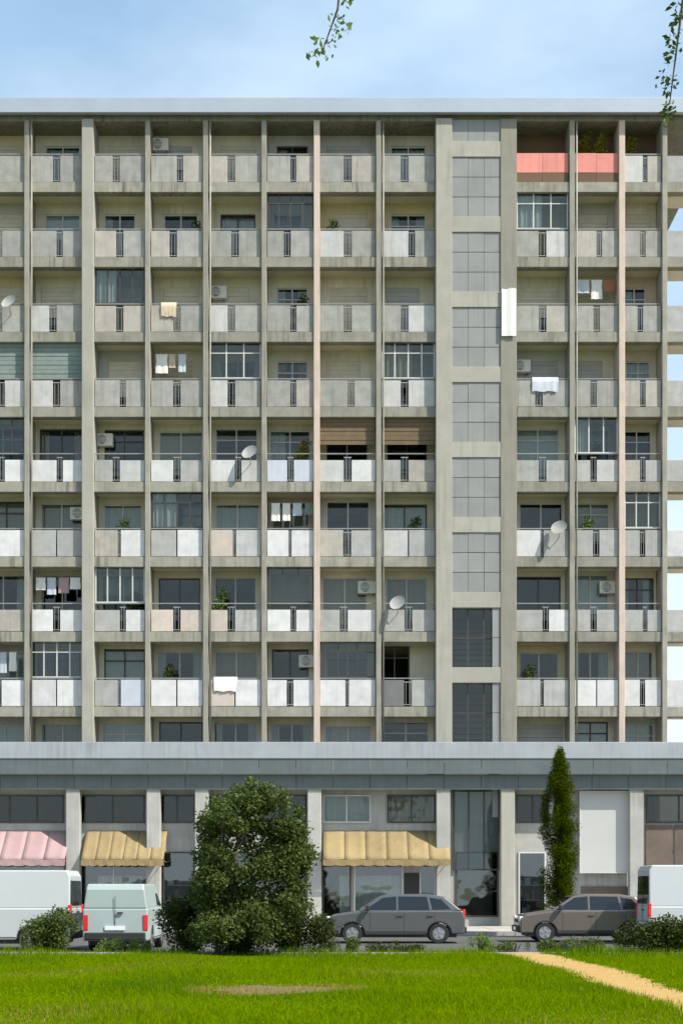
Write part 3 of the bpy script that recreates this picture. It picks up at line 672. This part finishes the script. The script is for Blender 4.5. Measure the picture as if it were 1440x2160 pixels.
def ac(bi,k,fx):
    a,b=bays[bi]; x=a+(b-a)*fx; z=zc(k)-.86+3-.5-.45; t=empty('air_conditioner',(x,DEP-.02,z)); tag(t,'white air conditioner, '+where(bi,k),'air conditioner','air conditioners in the loggias')
    box('casing',M['curtain'],-.36,.36,-.28,0,0,.5,t,bevel=.015); f=MB()
    for q in range(9): rr=.19*math.sin((q+1)*math.pi/10); f.box(-.08-rr,-.08+rr,-.295,-.282,.25-.19*math.cos((q+1)*math.pi/10)-.006,.25-.19*math.cos((q+1)*math.pi/10)+.006)
    f.build('fan_grille',M['black'],t); bb=MB(); bb.box(-.25,-.21,-.27,0,-.05,-.002); bb.box(.21,.25,-.27,0,-.05,-.002); bb.build('bracket',M['rail'],t)
def line(bi,k,cols):
    a,b=bays[bi]; z=zc(k)+1.75; t=empty('washing_line',((a+b)/2,.35,z)); tag(t,'clothes drying on a line, '+where(bi,k),'washing line','washing lines in the loggias')
    W=(b-a)/2; MB().tube([(-W,0,0),(0,0,-.03),(W,0,0)],.006,4).build('line',M['rail'],t); x=-W+.15
    for c in cols:
        w_=random.uniform(.26,.5); h_=random.uniform(.45,.85); mb=MB(); n=6
        for i in range(n+1):
            for j in range(4): mb.v.append((w_*(i/n-.5)*(1-.12*(j==1)),.02*math.sin(i*1.8+j)*j/3,-.02-h_*j/3))
        for i in range(n):
            for j in range(3): q=4*i+j; mb.f.append((q,q+4,q+5,q+1))
        mb.build('garment',M[c],t,(x+w_/2,0,-.01),smooth=True); x+=w_+random.uniform(.03,.12)
        if x>W-.35: break
def dish(bi,k,fx):
    a,b=bays[bi]; x=a+(b-a)*fx; t=empty('satellite_dish',(x,-.02,zc(k)+.2)); tag(t,'small grey satellite dish on the parapet, '+where(bi,k),'satellite dish','satellite dishes on the parapets')
    mb=MB(); N=16
    Mx=Matrix.Translation((0,-.28,.35))@Matrix.Rotation(R(-25),4,'Z')@Matrix.Rotation(R(62),4,'X')
    for j,(rr,zz) in enumerate(((0.001,0),(.13,.012),(.24,.04),(.33,.08))):
        for i in range(N): an=2*math.pi*i/N; mb.v.append(tuple(Mx@Vector((rr*math.cos(an),rr*math.sin(an),zz))))
    for j in range(3):
        for i in range(N): mb.f.append((j*N+i,j*N+(i+1)%N,(j+1)*N+(i+1)%N,(j+1)*N+i))
    mb.build('reflector',M['panel'],t,smooth=True); MB().tube([(0,.04,0),(0,-.18,.05),(0,-.24,.3)],.018,6).build('arm',M['rail'],t)
for (bi,k,fx) in ((2,5,.86),(5,2,.14),(7,6,.85),(nR,3,.15),(nR+1,6,.86),(4,0,.12),(6,7,.86),(3,4,.12)): ac(bi,k,fx)
line(2,6,['curtain','panel_b','pink','curtain','wood']); line(6,5,['curtain','curtain','panel_b','teal','curtain']); line(nR+1,2,['panel_b','curtain','terra','curtain']); line(4,3,['curtain','curtain_b','panel_b']); line(1,7,['panel_b','teal_','curtain'] if 0 else ['panel_b','curtain','panel_b','curtain'])
for (bi,k,fx) in ((5,4,.8),(1,2,.75),(8,6,.3),(nR,5,.8)): dish(bi,k,fx)
for (bi,k,fx,hh,m_) in ((7,1,.2,1.2,'leaf'),(3,6,.75,1.15,'leaf'),(2,3,.2,1.1,'leaf'),(5,6,.2,1.25,'leaf_l'),(8,5,.6,1.2,'leaf'),(nR,7,.25,1.15,'leaf'),(nR+1,5,.3,1.2,'leaf_l'),(6,4,.75,1.3,'leaf_o'),(4,1,.8,1.1,'leaf')): plant(bi,k,fx,M[m_],'potted plant above the parapet, '+where(bi,k),hh)
bn=empty('wall_banner',((TR0+TR1)/2,-.21,Z(714))); tag(bn,'narrow white banner hanging on the right pillar of the stair tower, upper third','banner')
hb=Z(614)-Z(714); cm_=curtain_mesh(.58,hb,3); cm_.v=[(v[0],v[1]*.4,v[2]) for v in cm_.v]; o=cm_.build('cloth',M['curtain'],bn,(-.29,-.07,0)); MB().tube([(-.31,-.06,hb+.01),(.31,-.06,hb+.01)],.02,6).build('rod',M['rail'],bn)
# washing hung over parapets
def wash(bi,k,f0,f1,m,label):
    a,b=bays[bi]; x0=a+(b-a)*f0; x1=a+(b-a)*f1; z=zc(k)+.57; mb=MB(); n=12
    for i in range(n+1):
        x=(x1-x0)*(i/n-.5); mb.v+=[(x,.14,-.35),(x,.13,.085),(x,-.0+.0,.10),(x,-.045+.012*math.sin(i*1.9),-.1),(x,-.04+.02*math.sin(i*2.3+1),-.48+.02*math.sin(i))]
    for i in range(n):
        for j in range(4): q=5*i+j; mb.f.append((q,q+5,q+6,q+1))
    o=mb.build('laundry',m,None,((x0+x1)/2,0,z),smooth=True); tag(o,label,'laundry','washing over the parapets')
wash(5,7,.1,.55,M['curtain'],'white sheet hung over the lowest parapet, second bay right of the broad fin')
wash(9-0,3,.3,.8,M['panel_b'],'pale blue towel over a parapet on the fourth row just right of the tower')
wash(4,2,.2,.5,M['curtain_b'],'beige towel over a third-row parapet in the second bay right of the broad fin')

# ---------------- vehicles ----------------
def wheel(parent,x,y,r,s):
    t=MB(); N=20; V=t
    prof=[(r*.62,0),(r*.94,0),(r,.03),(r,.15),(r*.94,.19),(r*.62,.19)]
    for i in range(N):
        a=2*math.pi*i/N
        for (rr,yy) in prof: t.v.append((rr*math.cos(a),(yy-.0)*s*-1,rr*math.sin(a)))
    m=len(prof)
    for i in range(N):
        for j in range(m): t.f.append((i*m+j,i*m+(j+1)%m,((i+1)%N)*m+(j+1)%m,((i+1)%N)*m+j))
    w=empty('wheel',(x,y,r)); w.parent=parent; t.build('tyre',M['tyre'],w,smooth=False)
    rm=MB(); rm.tube([(0,-.03*s,0),(0,-.10*s,0)],[r*.62,r*.62],16)
    for i in range(5):
        Mx=Matrix.Rotation(2*math.pi*i/5,4,'Y'); rm.box(-.035,.035,-.03 if s>0 else -.0,.0 if s>0 else .03,.03,r*.6,Mx)
    rm.build('rim',M['rim'],w)
def arc(cx,r,n=9): return [(cx+r*math.cos(math.pi*i/n),.30+r*math.sin(math.pi*i/n)) for i in range(n+1)]
def vehicle(name,loc,rz,paint,label,cat,L_,W,low,up,glasses,roofpts,wb,wr,van=False,rails=None,lz=None):
    """low: outline (x,z) above sill from front to rear; up: greenhouse polygon"""
    h_top=max(p[1] for p in up)
    t=empty(name,loc,rz); tag(t,label,cat)
    x1,x2=wb
    bottom=[(L_/2-.02,.28)]+[(x2+ (wr+.06)*math.cos(math.pi*i/10),.28+(wr+.04)*math.sin(math.pi*i/10)) for i in range(11)]+[(x1+(wr+.06)*math.cos(math.pi*i/10),.28+(wr+.04)*math.sin(math.pi*i/10)) for i in range(11)]+[(-L_/2+.02,.28)]
    poly=bottom+low
    # body with barrel section: inner slab + slightly narrower upper
    b=MB(); b.prism(poly,-W/2,W/2); body=b.build('body',paint,t,bevel=.045)
    inset=.17 if not van else .09
    g=MB(); n=len(up); cz0=min(p[1] for p in up); cz1=max(p[1] for p in up)
    for s in (-1,1):
        for (x,z) in up: g.v.append((x,s*(W/2-.02-inset*(z-cz0)/(cz1-cz0)),z))
    g.f.append(tuple(range(n-1,-1,-1))); g.f.append(tuple(range(n,2*n)))
    for i in range(n): j=(i+1)%n; g.f.append((i,j,n+j,n+i))
    g.build('cabin',paint,t,bevel=.035)
    def side_y(z): return W/2-.02-inset*(z-cz0)/(cz1-cz0)
    for gp in glasses:
        for s in (-1,1):
            q=MB(); m=len(gp)
            for off in (-.01,.006):
                for (x,z) in gp: q.v.append((x,s*(side_y(z)+off),z))
            q.f.append(tuple(range(m))); q.f.append(tuple(range(2*m-1,m-1,-1)))
            for i in range(m): j=(i+1)%m; q.f.append((i,m+i,m+j,j))
            q.build('side_window',M['carglass'],t)
    for (pa,pb,nm) in roofpts:   # windscreen / rear window: sloping quad
        q=MB(); (xa,za),(xb,zb_)=pa,pb; dx,dz=xb-xa,zb_-za; ln=math.hypot(dx,dz); nx_,nz_=dz/ln,-dx/ln
        if nx_*(1 if xa>0 else -1)<0: nx_,nz_=-nx_,-nz_
        for off in (-.01,.008):
            for (x,z) in ((xa+dx*.08,za+dz*.08),(xb-dx*.08,zb_-dz*.08)):
                for s in (-1,1): q.v.append((x+nx_*off,s*(side_y(z)-.07),z+nz_*off))
        q.f=[(0,1,3,2),(4,6,7,5),(0,4,5,1),(2,3,7,6),(0,2,6,4),(1,5,7,3)]; q.build(nm,M['carglass'],t)
    for x in wb:
        for s in (-1,1): wheel(t,x,s*(W/2-.02-.0) if s<0 else s*(W/2-.02),wr,1 if s>0 else -1)
    un=MB(); un.box(-L_/2+.25,L_/2-.25,-W/2+.12,W/2-.12,.18,.45); un.build('underbody',M['black'],t)
    for s in (-1,1):
        box('headlight',M['lamp'],-L_/2+.005,-L_/2+.16,s*(W/2-.2)-.17,s*(W/2-.2)+.205,.62,.78,t,bevel=.02)
        z0_,z1_=lz or ((.71,1.01) if not van else (.78,1.2))
        box('tail_light',M['red'],L_/2-.09,L_/2+.004,s*(W/2-.07)-.05,s*(W/2-.07)+.072,z0_,z1_,t,bevel=.015)
    box('bumper',M['black'],-L_/2-.05,-L_/2+.1,-W/2+.06,W/2-.06,.3,.5,t,bevel=.03); box('bumper',M['black'],L_/2-.1,L_/2+.05,-W/2+.06,W/2-.06,.3,.5,t,bevel=.03)
    if van:
        sm=MB(); sm.box(L_/2-.008,L_/2+.003,-.006,.006,.52,h_top-.3); sm.build('rear_door_seam',M['black'],t); box('number_plate',M['lamp'],L_/2+.0,L_/2+.018,-.26,.26,.56,.67,t); box('rear_handle',M['black'],L_/2-.005,L_/2+.03,.05,.2,.98,1.02,t)
    if not van:
        for q_ in (-1,1): box('sill_trim',M['black'],x1+wr+.08,x2-wr-.08,q_*(W/2+.004)-.012,q_*(W/2+.004)+.012,.27,.37,t); box('belt_trim',M['rim'],-1.0,1.7,q_*(W/2-.012)-.006,q_*(W/2-.012)+.006,cz0+.012,cz0+.03,t)
        box('grille',M['black'],-L_/2-.006,-L_/2+.05,-.42,.42,.6,.7,t)
        for e in (-1,1): box('number_plate',M['lamp'],e*(L_/2+.045)-.012,e*(L_/2+.045)+.012,-.24,.24,.36,.46,t)
    # door seams, handles, mirrors, sill trim
    for s in (-1,1):
        sm=MB()
        for xx in ((-.75,.25,1.15) if not van else (-1.55,-.45,.95)):
            sm.box(xx-.006,xx+.006,s*(W/2+.001)-.002,s*(W/2+.001)+.002,.36,cz0-.03)
        sm.box(-L_/2+1.3,L_/2-1.3,s*(W/2+.001)-.003,s*(W/2+.001)+.003,.34,.36); sm.build('door_seam',M['black'],t)
        for xx in ((.12,1.02) if not van else (-.6,-.3)): box('door_handle',M['black'] if van else paint,xx-.09,xx+.09,s*(W/2+.015)-.014,s*(W/2+.015)+.014,cz0-.13,cz0-.1,t)
        mxx=-.82 if not van else -1.62; box('wing_mirror',M['black'],mxx-.06,mxx+.06,s*(W/2+.09)-.09,s*(W/2+.09)+.09,cz0+.03,cz0+.2,t,bevel=.03)
    return t
def hatch(loc,rz,paint,label):
    L_=4.1
    low=[(-2.03,.45),(-2.03,.72),(-1.85,.84),(-1.1,.95),(1.2,.98),(1.98,.97),(2.04,.75),(2.04,.45)]
    up=[(-1.12,.94),(-.42,1.40),(-.1,1.46),(.95,1.46),(1.45,1.38),(1.95,.97)]
    gl=[[(-.92,.99),(-.38,1.35),(.02,1.39),(.02,.99)],[(.08,.99),(.08,1.39),(.92,1.38),(1.0,.99)],[(1.08,1.0),(1.0,1.36),(1.35,1.3),(1.62,1.02)]]
    return vehicle('parked_car',loc,rz,paint,label,'car',L_,1.74,low,up,gl,[((-1.12,.94),(-.42,1.40),'windscreen'),((1.95,.97),(1.45,1.38),'rear_window')],(-1.28,1.27),.30)
def van(loc,rz,paint,label,h=2.1,L_=5.2,win=True,rear=True,lamp_z=None):
    a=L_/2
    low=[(-a+.02,.5),(-a+.03,.85),(-a+.25,1.0),(-a+.95,1.12),(a-.03,1.12),(a-.01,.5)]
    up=[(-a+.92,1.10),(-a+1.62,h-.12),(-a+1.85,h),(a-.12,h),(a-.04,h-.15),(a-.03,1.10)]
    gl=[[(-a+1.15,1.17),(-a+1.68,h-.26),(-a+2.05,h-.24),(-a+2.05,1.17)],[(a-2.5,1.2),(a-2.5,h-.28),(a-1.75,h-.28),(a-1.75,1.2)]]
    if not win: gl=gl[:1]
    lz=lamp_z
    rp=[((-a+.92,1.10),(-a+1.62,h-.12),'windscreen')]+([((a-.03,1.10),(a-.05,h-.12),'rear_window')] if rear else [])
    return vehicle('parked_van',loc,rz,paint,label,'van',L_,1.88 if h>1.8 else 1.66,low,up,gl,rp,(-a+.95,a-1.05),.33,van=True,lz=lz)
dv=39.; van((X(150,dv)-2.9,CY+dv+.94,0),0,M['paint_w'],'tall white panel van parked on the road, cut by the left edge',2.1,5.8,win=False)
van((X(243,38.2),CY+38.2+2.1,0),R(-90),M['paint_t2'],'pale blue-grey small van parked nose-in, seen from behind, right of the tall white van',1.74,4.2,win=False,rear=False,lamp_z=(.55,.95))
dv=43.; van((X(1366,dv)+2.6,CY+dv+.9,0),R(180),M['paint_w'],'white van parked behind the dark hedge at the right edge',2.3,win=False)
dv=45.; hatch((X(832,dv),CY+dv,0),0,M['paint_g'],'dark grey hatchback parked on the road below the yellow awning')
dv=46.; hatch(((X(1095,dv)+X(1335,dv))/2+.2,CY+dv,0),0,M['paint_t'],'taupe brown hatchback parked in front of the cypress and white board')
print('windows',nwin)
